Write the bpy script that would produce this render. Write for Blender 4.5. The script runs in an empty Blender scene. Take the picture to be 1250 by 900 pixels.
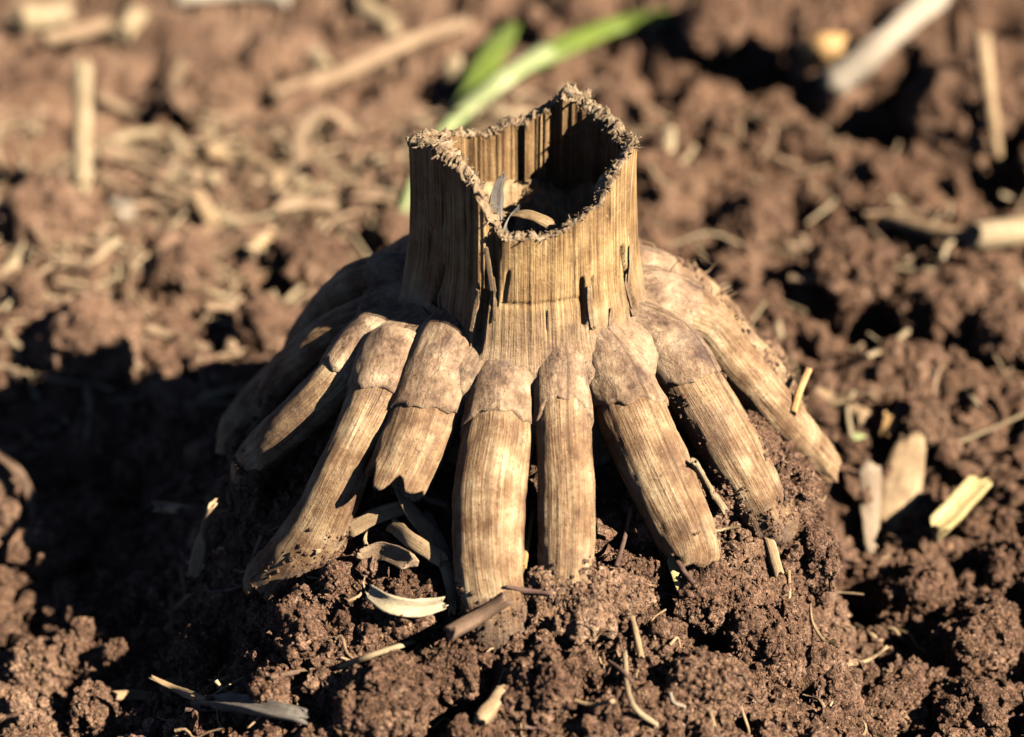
import bpy, math, random
import numpy as np
from mathutils import Vector
from mathutils.bvhtree import BVHTree

# ------------------------------------------------------------------ camera, sky, sun, exposure
S = 0.01                       # all numbers below are centimetres; S turns them into metres
sc = bpy.context.scene
C = sc.collection
rng = np.random.default_rng(11)
random.seed(11)

PITCH = math.radians(31.0)
DIST = 28.0
TARGET = np.array([-0.16, 0.0, 1.55])
FPX = 92.0 * DIST              # focal length in pixels of the 1250 wide photograph
CAM = TARGET + DIST * np.array([0, -math.cos(PITCH), math.sin(PITCH)])
FWD = np.array([0, math.cos(PITCH), -math.sin(PITCH)])
UPV = np.array([0, math.sin(PITCH), math.cos(PITCH)])
RGT = np.array([1.0, 0, 0])

cam = bpy.data.cameras.new('camera')
cam.sensor_width = 36.0
cam.lens = FPX / 1250.0 * 36.0
cam.clip_start = 0.005
cam.clip_end = 400.0
cam.dof.use_dof = True
cam.dof.focus_distance = (DIST - 1.8) * S
cam.dof.aperture_fstop = 14.5
cam.dof.aperture_blades = 0
camo = bpy.data.objects.new('camera', cam)
C.objects.link(camo)
camo.location = Vector(CAM * S)
camo.rotation_euler = (math.pi / 2 - PITCH, 0, 0)
sc.camera = camo

SUN_SIDE = math.radians(30.0)      # how far the sun stands in front of straight right
SUN_ELEV = math.radians(37.0)
to_sun = Vector((math.cos(SUN_SIDE) * math.cos(SUN_ELEV), -math.sin(SUN_SIDE) * math.cos(SUN_ELEV), math.sin(SUN_ELEV)))
w = bpy.data.worlds.new('World')
sc.world = w
w.use_nodes = True
nt = w.node_tree
bg = nt.nodes['Background']
sky = nt.nodes.new('ShaderNodeTexSky')
sky.sky_type = 'NISHITA'
sky.sun_disc = False
sky.altitude = 2500.0            # thin, clear, dry highland air: a deep dark blue sky
sky.air_density = 0.25
sky.dust_density = 0.05
sky.sun_elevation = SUN_ELEV
sky.sun_rotation = math.atan2(to_sun.x, to_sun.y)
nt.links.new(sky.outputs[0], bg.inputs[0])
bg.inputs[1].default_value = 0.05
sun = bpy.data.lights.new('sun', 'SUN')
sun.energy = 5.0
sun.angle = math.radians(0.5)
sun.color = (1.0, 0.91, 0.77)
suno = bpy.data.objects.new('sun', sun)
C.objects.link(suno)
suno.rotation_euler = (-to_sun).to_track_quat('-Z', 'Y').to_euler()
suno.location = to_sun * 2
sc.view_settings.view_transform = 'Standard'
sc.view_settings.look = 'None'
sc.view_settings.exposure = 1.6
sc.view_settings.gamma = 1.0
sc.cycles.use_denoising = True
sc.cycles.max_bounces = 6
sc.cycles.diffuse_bounces = 0
sc.cycles.sample_clamp_indirect = 6

# ------------------------------------------------------------------ noise in numpy
def _h(ix, iy, iz, seed):
    x = (ix.astype(np.int64) * 73856093) ^ (iy.astype(np.int64) * 19349663) ^ (iz.astype(np.int64) * 83492791) ^ (seed * 2654435761)
    x &= 0xFFFFFFFF
    x = ((x ^ (x >> 16)) * 0x45d9f3b) & 0xFFFFFFFF
    x = ((x ^ (x >> 16)) * 0x45d9f3b) & 0xFFFFFFFF
    x = x ^ (x >> 16)
    return (x & 0xFFFFFF) / float(0x1000000)

def vnoise(x, y, z=None, seed=0):
    """smooth value noise in -1..1"""
    x = np.asarray(x, float); y = np.asarray(y, float)
    z = np.zeros_like(x) if z is None else np.asarray(z, float)
    x, y, z = np.broadcast_arrays(x, y, z)
    ix, iy, iz = np.floor(x), np.floor(y), np.floor(z)
    fx, fy, fz = x - ix, y - iy, z - iz
    u, v, q = [f * f * f * (f * (f * 6 - 15) + 10) for f in (fx, fy, fz)]
    r = 0
    for a in (0, 1):
        for b in (0, 1):
            for c in (0, 1):
                k = (u if a else 1 - u) * (v if b else 1 - v) * (q if c else 1 - q)
                r = r + k * _h(ix + a, iy + b, iz + c, seed)
    return r * 2 - 1

def fbm(x, y, z=None, seed=0, oct=4):
    r, a, t = 0, 1.0, 0
    f = 1.0
    for o in range(oct):
        r = r + a * vnoise(x * f, y * f, None if z is None else z * f, seed + o * 17)
        t += a; a *= 0.5; f *= 2.03
    return r / t

def caps2(x, y, scale, seed, lo=.5, hi=1.0):
    """height 0..1 of irregular round grains packed on a plane"""
    x = x / scale; y = y / scale
    ix, iy = np.floor(x), np.floor(y)
    best = np.zeros_like(x)
    zz = np.zeros_like(x)
    for a in (-1, 0, 1):
        for b in (-1, 0, 1):
            cx, cy = ix + a, iy + b
            px = cx + _h(cx, cy, zz, seed); py = cy + _h(cx, cy, zz, seed + 1)
            r = lo + (hi - lo) * _h(cx, cy, zz, seed + 2)
            el = 0.7 + 0.6 * _h(cx, cy, zz, seed + 3)
            d2 = (((x - px) * el) ** 2 + ((y - py) / el) ** 2) / (r * r)
            best = np.maximum(best, np.sqrt(np.maximum(0, 1 - d2)) * r)
    return best

def caps3(P, scale, seed, lo=.5, hi=1.0):
    x, y, z = P[:, 0] / scale, P[:, 1] / scale, P[:, 2] / scale
    ix, iy, iz = np.floor(x), np.floor(y), np.floor(z)
    best = np.zeros_like(x)
    for a in (-1, 0, 1):
        for b in (-1, 0, 1):
            for c in (-1, 0, 1):
                cx, cy, cz = ix + a, iy + b, iz + c
                px = cx + _h(cx, cy, cz, seed); py = cy + _h(cx, cy, cz, seed + 1); pz = cz + _h(cx, cy, cz, seed + 2)
                r = lo + (hi - lo) * _h(cx, cy, cz, seed + 3)
                d2 = ((x - px) ** 2 + (y - py) ** 2 + (z - pz) ** 2) / (r * r)
                best = np.maximum(best, np.sqrt(np.maximum(0, 1 - d2)) * r)
    return best

def sstep(a, b, x):
    t = np.clip((x - a) / (b - a), 0, 1)
    return t * t * (3 - 2 * t)

# ------------------------------------------------------------------ terrain heights (cm)
def macro(x, y):
    r = np.hypot(x, y)
    th = np.degrees(np.arctan2(x, -y))          # 0 towards the camera, +90 right, 180 back
    pf = np.interp(r, [0, 1.5, 2.5, 3.4, 4.2, 5, 6, 7.5, 9], [1.5, 1.3, .7, .12, -.08, -.42, -.95, -1.7, -2.0])
    pr = np.interp(r, [0, 1.5, 2.5, 3.3, 3.9, 4.2, 4.5, 5, 9], [1.6, 1.9, 1.6, .9, .08, -.6, -1.9, -2.3, -2.0])
    pl = np.interp(r, [0, 1.5, 2.5, 3.3, 3.9, 4.4, 5, 6, 9], [1.5, 1.3, .7, .1, -.4, -1.3, -2.2, -2.6, -2.5])
    pb = np.interp(r, [0, 1.5, 2.5, 3.5, 4.2, 5, 6, 9], [1.6, 1.9, 1.7, .6, -.5, -1.5, -1.9, -2.0])
    ang = np.array([-180, -130, -100, -58, -38, 25, 60, 105, 140, 180.0])
    wf = np.interp(th, ang, [0, 0, 0, .1, 1, 1, .25, 0, 0, 0])
    wr = np.interp(th, ang, [0, 0, 0, 0, 0, 0, .75, 1, 0, 0])
    wb = np.interp(th, ang, [1, 1, 0, 0, 0, 0, 0, 0, 1, 1])
    z = wf * pf + wr * pr + wb * pb + (1 - wf - wr - wb) * pl
    cx = x + 0.12 * vnoise(x * 1.3, y * 1.6, seed=5) + 0.03 * np.maximum(0, -y - 3)
    cliff = np.interp(cx, [3.3, 3.75, 4.05, 4.35, 12], [1.2, -.05, -.8, -2.2, -2.2])
    z = np.where(y < 0.6, np.minimum(z, cliff), z)
    far = sstep(5, 9, r)
    z = z + far * 0.35 * fbm(x * .22 + 3, y * .22, seed=31, oct=3)
    z = z + sstep(60, 4000, r) * 40 * fbm(x * .0006, y * .0006, seed=33, oct=3)
    return z

def relief(x, y):
    r = np.hypot(x, y)
    wx = x + .10 * fbm(x * 2.2, y * 2.2, seed=41, oct=3)
    wy = y + .10 * fbm(x * 2.2, y * 2.2, seed=43, oct=3)
    back = sstep(1.5, 6, y) + sstep(5.0, 7.5, x) * .6
    back = np.clip(back, 0, 1) * (1 - sstep(60, 200, r))
    near = sstep(2.2, 4.2, r)
    patch = .55 + .45 * vnoise(x * .8, y * .8, seed=51)
    h = (.10 + .14 * near) * caps2(wx, wy, .85, 61) * (0.5 + patch)
    h = h + .13 * caps2(wx, wy, .38, 65) * (.35 + patch)
    h = h + .11 * caps2(wx, wy, .17, 69)
    h = h + .055 * caps2(x, y, .085, 73)
    back = back * (.42 + .58 * sstep(-2.5, 1.5, x + .25 * y * sstep(0, 4, y) * 0))
    h = h + back * (.95 * caps2(wx * .95 + .3, wy * .95, 1.8, 81) + .55 * caps2(wx, wy, .9, 85) - .5 - .7 * sstep(.22, .6, fbm(x * .75, y * .75, seed=59, oct=3)))
    # ragged hollows where crumbs have fallen away
    hole = sstep(.18, .62, fbm(x * 1.5 + 9, y * 1.5, seed=55, oct=4)) * near
    h = h - .38 * hole
    return h - .16

PITS = []                          # (x, y, across, along, depth): gaps and hollows between the clods

def pits(x, y):
    z = np.zeros_like(x)
    for (cx, cy, a, b, dep) in PITS:
        k = (np.abs(x - cx) < 1.6 * a) & (np.abs(y - cy) < 1.6 * b)
        if k.any():
            xx, yy = x[k], y[k]
            d = np.hypot((xx - cx) / a, (yy - cy) / b) + .35 * fbm(xx * 1.3 / a ** .5, yy * 1.3 / a ** .5, seed=57, oct=3)
            z[k] = np.minimum(z[k], -dep * (1 - sstep(.55, 1.0, d)))
    return z

def ground_z(x, y):
    x = np.atleast_1d(np.asarray(x, float)); y = np.atleast_1d(np.asarray(y, float))
    return macro(x, y) + relief(x, y) + pits(x, y)

def ray(px, py):
    d = FWD + RGT * ((px - 625) / FPX) - UPV * ((py - 450) / FPX)
    return d / np.linalg.norm(d)

def at(px, py, lift=0.0):
    """where the line of sight through a photo pixel meets the soil"""
    d = ray(px, py)
    t = np.arange(DIST - 14, DIST + 45, 0.03)
    P = CAM + t[:, None] * d
    under = P[:, 2] < ground_z(P[:, 0], P[:, 1])
    k = int(np.argmax(under)) if under.any() else len(t) - 1
    return P[k] + np.array([0, 0, lift])

for (px_, py_, a_, b_, d_) in [(1045, 745, .42, .75, 1.1), (1062, 830, .4, .5, .8), (868, 760, .32, .4, .8), (575, 845, .38, .38, .9), (520, 845, .35, .3, .7), (935, 85, 1.1, .8, 1.8), (1085, 165, 1.0, 1.0, 1.8),
                               (1080, 420, .9, .7, 1.3), (1000, 390, .5, .5, .9), (1215, 190, .5, .6, 1.0), (225, 140, .5, .45, 1.2), (185, 95, .3, .35, 1.0), (90, 195, .6, .3, 1.0), (190, 345, .35, .3, 1.0),
                               (455, 270, .5, .5, 1.0), (340, 345, .5, .4, .9), (500, 120, .5, .4, 1.0), (850, 305, .5, .4, 1.0), (1175, 700, .3, .2, .6), (840, 790, .2, .3, .6), (1100, 620, .3, .3, .5), (285, 370, .25, .3, .8)]:
    q_ = at(px_, py_)
    PITS.append((q_[0], q_[1], a_, b_, d_))

def cone_z(r):
    return np.interp(r, [0, 1.45, 1.9, 2.6, 3.2, 3.7, 4.1, 4.5, 5], [2.9, 2.79, 2.70, 2.36, 1.79, 1.12, .2, -.9, -2.0])

def on_cone(px, py, sink):
    """where the line of sight meets the skirt of roots, sunk by part of the root radius"""
    d = ray(px, py)
    t = np.arange(DIST - 8, DIST + 10, 0.01)
    P = CAM + t[:, None] * d
    r = np.hypot(P[:, 0], P[:, 1])
    th = np.degrees(np.arctan2(P[:, 0], -P[:, 1]))
    low = .06 * (1 - sstep(22, 50, np.abs(th - 8))) * (1 - sstep(2.0, 3.0, r))
    f = P[:, 2] - (cone_z(r + .7 * sink) - .7 * sink - low)
    front = P[:, 1] < .9                                   # sights that graze the skirt stay on its near side
    hit = (f < 0) & front
    k = int(np.argmax(hit)) if hit.any() else int(np.argmin(np.where(front, f, 99)))
    return P[k]

# ------------------------------------------------------------------ materials
def new_mat(name):
    m = bpy.data.materials.new(name)
    m.use_nodes = True
    n = m.node_tree
    n.nodes.clear()
    out = n.nodes.new('ShaderNodeOutputMaterial')
    b = n.nodes.new('ShaderNodeBsdfPrincipled')
    n.links.new(b.outputs[0], out.inputs[0])
    b.inputs['Roughness'].default_value = 0.9
    b.inputs['Specular IOR Level'].default_value = 0.2
    return m, n, b

def nd(n, t, **kw):
    x = n.nodes.new(t)
    for k, v in kw.items():
        setattr(x, k, v)
    return x

def coords(n, kind='Object', scale=(100, 100, 100)):
    tc = nd(n, 'ShaderNodeTexCoord')
    mp = nd(n, 'ShaderNodeMapping')
    mp.inputs['Scale'].default_value = scale
    n.links.new(tc.outputs[kind], mp.inputs[0])
    return mp.outputs[0]

def noise(n, vec, scale, detail=4, rough=.55):
    x = nd(n, 'ShaderNodeTexNoise')
    x.inputs['Scale'].default_value = scale
    x.inputs['Detail'].default_value = detail
    x.inputs['Roughness'].default_value = rough
    n.links.new(vec, x.inputs['Vector'])
    return x.outputs['Fac']

def ramp(n, fac, stops):
    x = nd(n, 'ShaderNodeValToRGB')
    e = x.color_ramp.elements
    while len(e) < len(stops):
        e.new(0.5)
    for i, (p, c) in enumerate(stops):
        e[i].position = p
        e[i].color = (c[0], c[1], c[2], 1) if not isinstance(c, float) else (c, c, c, 1)
    n.links.new(fac, x.inputs[0])
    return x.outputs[0]

def mix(n, fac, a, b, mode='MIX'):
    x = nd(n, 'ShaderNodeMix', data_type='RGBA', blend_type=mode)
    if isinstance(fac, float):
        x.inputs[0].default_value = fac
    else:
        n.links.new(fac, x.inputs[0])
    for i, v in ((6, a), (7, b)):
        if isinstance(v, tuple):
            x.inputs[i].default_value = (v[0], v[1], v[2], 1)
        else:
            n.links.new(v, x.inputs[i])
    return x.outputs[2]

def math_(n, op, a, b=None):
    x = nd(n, 'ShaderNodeMath', operation=op)
    for i, v in ((0, a), (1, b)):
        if v is None: continue
        if isinstance(v, (int, float)):
            x.inputs[i].default_value = v
        else:
            n.links.new(v, x.inputs[i])
    return x.outputs[0]

def bump(n, b, height, dist, strength=1.0):
    x = nd(n, 'ShaderNodeBump')
    x.inputs['Strength'].default_value = strength
    x.inputs['Distance'].default_value = dist * S
    n.links.new(height, x.inputs['Height'])
    n.links.new(x.outputs[0], b.inputs['Normal'])

def soil_material(name, dark, mid, light):
    m, n, b = new_mat(name)
    v = coords(n, 'Object')
    wob = nd(n, 'ShaderNodeTexNoise'); wob.inputs['Scale'].default_value = 9; wob.inputs['Detail'].default_value = 3
    n.links.new(v, wob.inputs['Vector'])
    vw = nd(n, 'ShaderNodeVectorMath', operation='MULTIPLY_ADD')
    n.links.new(wob.outputs['Color'], vw.inputs[0]); vw.inputs[1].default_value = (.09, .09, .09); n.links.new(v, vw.inputs[2])
    vw = vw.outputs[0]
    big = noise(n, v, .55, 3)
    med = noise(n, v, 2.6, 5, .65)
    fine = noise(n, v, 24, 4, .75)
    f = math_(n, 'ADD', math_(n, 'MULTIPLY', big, .30), math_(n, 'ADD', math_(n, 'MULTIPLY', med, .32), math_(n, 'MULTIPLY', fine, .45)))
    col = ramp(n, f, [(.40, dark), (.53, mid), (.66, light)])
    # every grain has its own tint: pinkish, orange, grey tan or dark
    def cells(scale):
        x = nd(n, 'ShaderNodeTexVoronoi'); x.inputs['Scale'].default_value = scale
        n.links.new(vw, x.inputs['Vector'])
        return x
    c1, c2 = cells(13), cells(31)
    for c, amt in ((c1, .55), (c2, .6)):
        sep = nd(n, 'ShaderNodeSeparateColor'); n.links.new(c.outputs['Color'], sep.inputs[0])
        tint = ramp(n, sep.outputs[0], [(0, (.33, .28, .26)), (.25, (.85, .74, .68)), (.5, (1.0, .97, .9)), (.7, (1.25, 1.08, 1.12)), (.85, (1.35, 1.22, .98)), (.97, (1.5, 1.55, 1.65))])
        col = mix(n, amt, col, mix(n, 1.0, col, tint, 'MULTIPLY'))
    # the soil colour is scaled paler towards the back and left
    sx = nd(n, 'ShaderNodeSeparateXYZ'); gp = nd(n, 'ShaderNodeNewGeometry'); n.links.new(gp.outputs['Position'], sx.inputs[0])
    w_ = math_(n, 'ADD', math_(n, 'MULTIPLY', sx.outputs[1], 40), math_(n, 'MULTIPLY', sx.outputs[0], -110))
    w_ = math_(n, 'ADD', w_, math_(n, 'MULTIPLY', math_(n, 'SUBTRACT', noise(n, v, .5, 5, .65), .5), 9))
    dry = nd(n, 'ShaderNodeMapRange'); dry.inputs['From Min'].default_value = 3.5; dry.inputs['From Max'].default_value = 9; n.links.new(w_, dry.inputs['Value'])
    col = mix(n, dry.outputs[0], col, mix(n, 1.0, col, (1.3, 1.36, 1.4), 'MULTIPLY'))
    n.links.new(col, b.inputs['Base Color'])
    hh = math_(n, 'ADD', math_(n, 'MULTIPLY', math_(n, 'SUBTRACT', 1.0, c1.outputs['Distance']), .9), math_(n, 'MULTIPLY', math_(n, 'SUBTRACT', 1.0, c2.outputs['Distance']), .55))
    hh = math_(n, 'ADD', hh, math_(n, 'MULTIPLY', noise(n, v, 45, 4, .75), .5))
    bump(n, b, hh, .07, 1.0)
    b.inputs['Specular IOR Level'].default_value = 0.2
    b.inputs['Roughness'].default_value = 0.9
    return m

SOIL = soil_material('red_brown_soil', (.038, .020, .012), (.152, .090, .056), (.31, .203, .135))
CLODM = soil_material('dry_clod_soil', (.042, .023, .014), (.167, .099, .063), (.345, .23, .153))

PALE_CLOD = soil_material('pale_dry_clod_soil', (.11, .065, .04), (.27, .175, .11), (.44, .31, .21))

def fibre_material(name, stops, across=16, along=.8, stain=(.09, .05, .035), stain_amt=.5, dirt=False, speck=.4, bumpd=.02, rough=.8, spec=.3, wf=(.5, .22, .33)):
    """woody plant skin: the UV map is in centimetres, u around and v along"""
    m, n, b = new_mat(name)
    uv = coords(n, 'UV', (1, 1, 1))
    ob = coords(n, 'Object')
    mp = nd(n, 'ShaderNodeMapping')
    mp.inputs['Scale'].default_value = (across, along, 1)
    n.links.new(uv, mp.inputs[0])
    # the fibres wander a little
    fib = noise(n, mp.outputs[0], 1.0, 5, .6)
    mp2 = nd(n, 'ShaderNodeMapping')
    mp2.inputs['Scale'].default_value = (across * 3.1, along * 3, 1)
    n.links.new(uv, mp2.inputs[0])
    fib2 = noise(n, mp2.outputs[0], 1.0, 3, .6)
    blot = noise(n, ob, 2.2, 5, .65)
    f = math_(n, 'ADD', math_(n, 'MULTIPLY', fib, wf[0]), math_(n, 'ADD', math_(n, 'MULTIPLY', fib2, wf[1]), math_(n, 'MULTIPLY', blot, wf[2])))
    k = len(stops)
    col = ramp(n, f, [(.40 + .26 * i / (k - 1), c) for i, c in enumerate(stops)])
    st = noise(n, ob, 1.5, 6, .72)
    sm = math_(n, 'MULTIPLY', ramp(n, st, [(.52, 0.0), (.66, 1.0)]), stain_amt)
    col = mix(n, sm, col, stain)
    fine = noise(n, ob, 22, 5, .75)
    spk = math_(n, 'MULTIPLY', ramp(n, fine, [(.57, 0.0), (.66, 1.0)]), speck)
    col = mix(n, spk, col, (stain[0] * .6, stain[1] * .6, stain[2] * .6))
    lite = math_(n, 'MULTIPLY', ramp(n, noise(n, ob, 16, 4, .7), [(.58, 0.0), (.68, 1.0)]), .22)
    top = stops[-1]
    col = mix(n, lite, col, (min(.8, top[0] * 1.25), min(.7, top[1] * 1.3), min(.6, top[2] * 1.4)))
    if dirt:
        at_ = nd(n, 'ShaderNodeAttribute', attribute_name='dirt')
        dn = math_(n, 'ADD', at_.outputs['Fac'], math_(n, 'MULTIPLY', math_(n, 'SUBTRACT', noise(n, ob, 5, 6, .7), .5), 1.3))
        dm = ramp(n, dn, [(.40, 0.0), (.68, 1.0)])
        col = mix(n, dm, col, ramp(n, fine, [(.35, (.065, .036, .022)), (.7, (.21, .135, .088))]))
    if name == 'stalk_rind':
        # the lowest centimetre of the stalk has the mottled skin of the root sheaths
        sx = nd(n, 'ShaderNodeSeparateXYZ'); n.links.new(uv, sx.inputs[0])
        hz = math_(n, 'ADD', sx.outputs[1], math_(n, 'MULTIPLY', math_(n, 'SUBTRACT', noise(n, ob, 1.6, 5, .65), .5), 1.2))
        x = nd(n, 'ShaderNodeMapRange'); x.inputs['From Min'].default_value = 2.75; x.inputs['From Max'].default_value = 3.35
        x.inputs['To Min'].default_value = .85; x.inputs['To Max'].default_value = 0.0
        n.links.new(hz, x.inputs['Value'])
        col = mix(n, x.outputs[0], col, ramp(n, math_(n, 'ADD', math_(n, 'MULTIPLY', blot, .6), math_(n, 'MULTIPLY', fine, .4)), [(.36, (.10, .056, .034)), (.5, (.26, .165, .095)), (.64, (.44, .32, .19))]))
    n.links.new(col, b.inputs['Base Color'])
    hh = math_(n, 'ADD', math_(n, 'ADD', fib, math_(n, 'MULTIPLY', fib2, .7)), math_(n, 'MULTIPLY', fine, .8))
    bump(n, b, hh, bumpd, .8)
    b.inputs['Roughness'].default_value = rough
    b.inputs['Specular IOR Level'].default_value = spec
    return m

M = {}
M['stalk'] = fibre_material('stalk_rind', [(.065, .032, .013), (.22, .124, .05), (.43, .268, .115), (.58, .41, .20)], 22, .5, (.17, .092, .042), .62, speck=.5, bumpd=.04, spec=.3, rough=.7)
M['inner'] = fibre_material('stalk_inner_wall', [(.08, .038, .015), (.24, .135, .055), (.40, .255, .115)], 14, .35, (.05, .028, .018), .4, bumpd=.05)
M['rim'] = fibre_material('torn_rim_fibre', [(.09, .052, .03), (.29, .195, .11), (.52, .40, .26)], 8, 8, (.06, .036, .022), .45, speck=.5, bumpd=.06)
M['root'] = fibre_material('root_skin', [(.085, .042, .020), (.205, .114, .055), (.36, .235, .125), (.54, .405, .24)], 17, .6, (.13, .072, .046), .6, dirt=True, speck=.85, bumpd=.035, wf=(.30, .20, .55))
M['sheath'] = fibre_material('root_sheath_skin', [(.09, .05, .031), (.225, .137, .079), (.35, .234, .139), (.50, .37, .23)], 5, 3.2, (.085, .053, .045), .62, dirt=True, speck=.85, bumpd=.04, wf=(.25, .2, .6))
M['crown'] = fibre_material('crown_skin', [(.14, .08, .05), (.30, .19, .11), (.45, .31, .18)], 9, 1.5, (.09, .055, .042), .6, speck=.5, bumpd=.03)
M['pith'] = fibre_material('pith_fibre', [(.10, .055, .03), (.34, .22, .11), (.55, .40, .22)], 14, 1.2, (.06, .035, .02), .4, bumpd=.03)
M['pale_straw'] = fibre_material('pale_straw_skin', [(.18, .12, .065), (.32, .235, .135), (.43, .34, .215)], 16, .6, (.2, .13, .08), .35, speck=.2)
M['white_straw'] = fibre_material('bleached_straw_skin', [(.20, .155, .11), (.33, .27, .20), (.44, .375, .29)], 12, .6, (.25, .19, .14), .3, speck=.2)
M['yellow_straw'] = fibre_material('yellow_straw_skin', [(.36, .25, .09), (.58, .44, .19), (.70, .58, .30)], 18, .5, (.25, .15, .06), .3, speck=.2)
M['chip_skin'] = fibre_material('greyish_chip_skin', [(.17, .115, .07), (.29, .21, .14), (.40, .31, .22)], 14, .7, (.14, .09, .06), .5)
M['dusty_straw'] = fibre_material('soil_dusted_straw_skin', [(.14, .085, .05), (.28, .185, .11), (.42, .30, .185)], 14, .7, (.10, .06, .036), .7)
M['tan_straw'] = fibre_material('tan_straw_skin', [(.20, .12, .06), (.36, .24, .13), (.50, .36, .21)], 14, .7, (.12, .07, .045), .5)
M['brown_twig'] = fibre_material('brown_twig_skin', [(.07, .04, .025), (.15, .09, .055), (.25, .16, .10)], 12, .8, (.05, .03, .02), .4)
M['purple_twig'] = fibre_material('purple_brown_twig_skin', [(.06, .032, .024), (.14, .078, .058), (.24, .15, .115)], 12, .8, (.06, .035, .03), .4)
M['grey_husk'] = fibre_material('grey_husk_skin', [(.06, .05, .042), (.16, .135, .11), (.33, .285, .23)], 20, .5, (.04, .03, .025), .4)
M['white_husk'] = fibre_material('white_husk_skin', [(.30, .225, .13), (.44, .36, .235), (.55, .48, .35)], 8, .8, (.2, .12, .06), .6, speck=.5)
M['orange_chip'] = fibre_material('orange_chip_skin', [(.30, .15, .05), (.48, .28, .11), (.60, .40, .19)], 10, 1, (.2, .1, .05), .3)
M['green_blade'] = fibre_material('green_blade_skin', [(.07, .10, .012), (.13, .17, .025), (.20, .24, .05)], 10, .3, (.12, .20, .03), .3, speck=.05, bumpd=.01, spec=.4, rough=.5)
M['green_stem'] = fibre_material('pale_green_stem_skin', [(.20, .24, .08), (.31, .35, .15), (.44, .46, .25)], 10, .3, (.3, .36, .14), .3, speck=.05, bumpd=.01, spec=.4, rough=.5)

# ------------------------------------------------------------------ mesh helpers
def link_mesh(name, V, F, mat, parent=None, origin=(0, 0, 0), uv=None, dirt=None, smooth=True):
    """V in cm; F is an (n,k) array, or a list of such arrays, of vertex numbers"""
    me = bpy.data.meshes.new(name)
    V = (np.asarray(V, float) - np.asarray(origin, float)) * S
    Fs = F if isinstance(F, list) else [F]
    Fs = [np.asarray(f, np.int32) for f in Fs if len(f)]
    loops = np.concatenate([f.ravel() for f in Fs])
    tot = np.concatenate([np.full(len(f), f.shape[1], np.int32) for f in Fs])
    start = np.concatenate([[0], np.cumsum(tot)[:-1]]).astype(np.int32)
    me.vertices.add(len(V)); me.vertices.foreach_set('co', V.ravel().astype(np.float32))
    me.loops.add(len(loops)); me.loops.foreach_set('vertex_index', loops)
    me.polygons.add(len(tot)); me.polygons.foreach_set('loop_start', start); me.polygons.foreach_set('loop_total', tot)
    me.polygons.foreach_set('use_smooth', np.full(len(tot), smooth))
    if uv is not None:
        l = me.uv_layers.new(name='UVMap')
        l.data.foreach_set('uv', np.asarray(uv, np.float32)[loops].ravel())
    if dirt is not None:
        a = me.attributes.new('dirt', 'FLOAT', 'POINT')
        a.data.foreach_set('value', np.asarray(dirt, np.float32))
    me.update(calc_edges=True)
    me.validate()
    me.materials.append(mat)
    o = bpy.data.objects.new(name, me)
    C.objects.link(o)
    if parent is None:
        o.location = Vector(np.asarray(origin, float) * S)
    else:
        o.parent = parent
    return o

def tag(o, label=None, cat=None, group=None, kind=None):
    for k, v in (('label', label), ('category', cat), ('group', group), ('kind', kind)):
        if v: o[k] = v
    return o

def empty(name, loc, label, cat, group=None):
    o = bpy.data.objects.new(name, None)
    o.empty_display_size = 0.01
    C.objects.link(o)
    o.location = Vector(np.asarray(loc, float) * S)
    return tag(o, label, cat, group)

def grid_faces(nv, nu, wrap=True):
    i = np.arange(nv - 1)[:, None] * nu
    j = np.arange(nu if wrap else nu - 1)[None, :]
    j2 = (j + 1) % nu
    return np.stack([(i + j), (i + j2), (i + nu + j2), (i + nu + j)], -1).reshape(-1, 4)

def smooth_path(P, n):
    """Catmull-Rom through the points, n samples evenly spaced in arc length"""
    P = np.asarray(P, float)
    if len(P) == 2:
        P = np.array([P[0], P[0] * .67 + P[1] * .33, P[0] * .33 + P[1] * .67, P[1]])
    Q = np.vstack([2 * P[0] - P[1], P, 2 * P[-1] - P[-2]])
    out = []
    for i in range(1, len(Q) - 2):
        t = np.linspace(0, 1, 24, endpoint=False)[:, None]
        p0, p1, p2, p3 = Q[i - 1], Q[i], Q[i + 1], Q[i + 2]
        out.append(.5 * (2 * p1 + (p2 - p0) * t + (2 * p0 - 5 * p1 + 4 * p2 - p3) * t * t + (3 * p1 - p0 - 3 * p2 + p3) * t ** 3))
    out.append(P[-1][None])
    out = np.vstack(out)
    L = np.concatenate([[0], np.cumsum(np.linalg.norm(np.diff(out, axis=0), axis=1))])
    s = np.linspace(0, L[-1], n)
    return np.stack([np.interp(s, L, out[:, k]) for k in range(3)], 1), s

def frames(P, ref):
    T = np.gradient(P, axis=0)
    T /= np.linalg.norm(T, axis=1)[:, None]
    N = np.tile(np.asarray(ref, float), (len(P), 1)) if np.ndim(ref) == 1 else np.asarray(ref, float)
    N = N - T * (N * T).sum(1)[:, None]
    N /= np.linalg.norm(N, axis=1)[:, None] + 1e-9
    return T, N, np.cross(T, N)

def tube(P, R, nu, ref, shape=None, flat=1.0):
    """returns ring vertices (n*nu,3), uv; ang 0 points along ref; shape(ang, s) multiplies/offsets the radius"""
    n = len(P)
    T, N, B = frames(P, ref)
    a = np.linspace(0, 2 * math.pi, nu, endpoint=False)
    s = np.concatenate([[0], np.cumsum(np.linalg.norm(np.diff(P, axis=0), axis=1))])
    A, SS = np.meshgrid(a, s)
    rr = np.repeat(np.asarray(R, float)[:, None], nu, 1)
    if shape is not None:
        rr = rr + shape(A, SS)
    V = P[:, None, :] + (np.cos(A) * rr * flat)[..., None] * N[:, None, :] + (np.sin(A) * rr)[..., None] * B[:, None, :]
    uv = np.stack([A / (2 * math.pi) * 2 * math.pi * np.mean(R), SS], -1)
    return V.reshape(-1, 3), uv.reshape(-1, 2), A, SS

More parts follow.
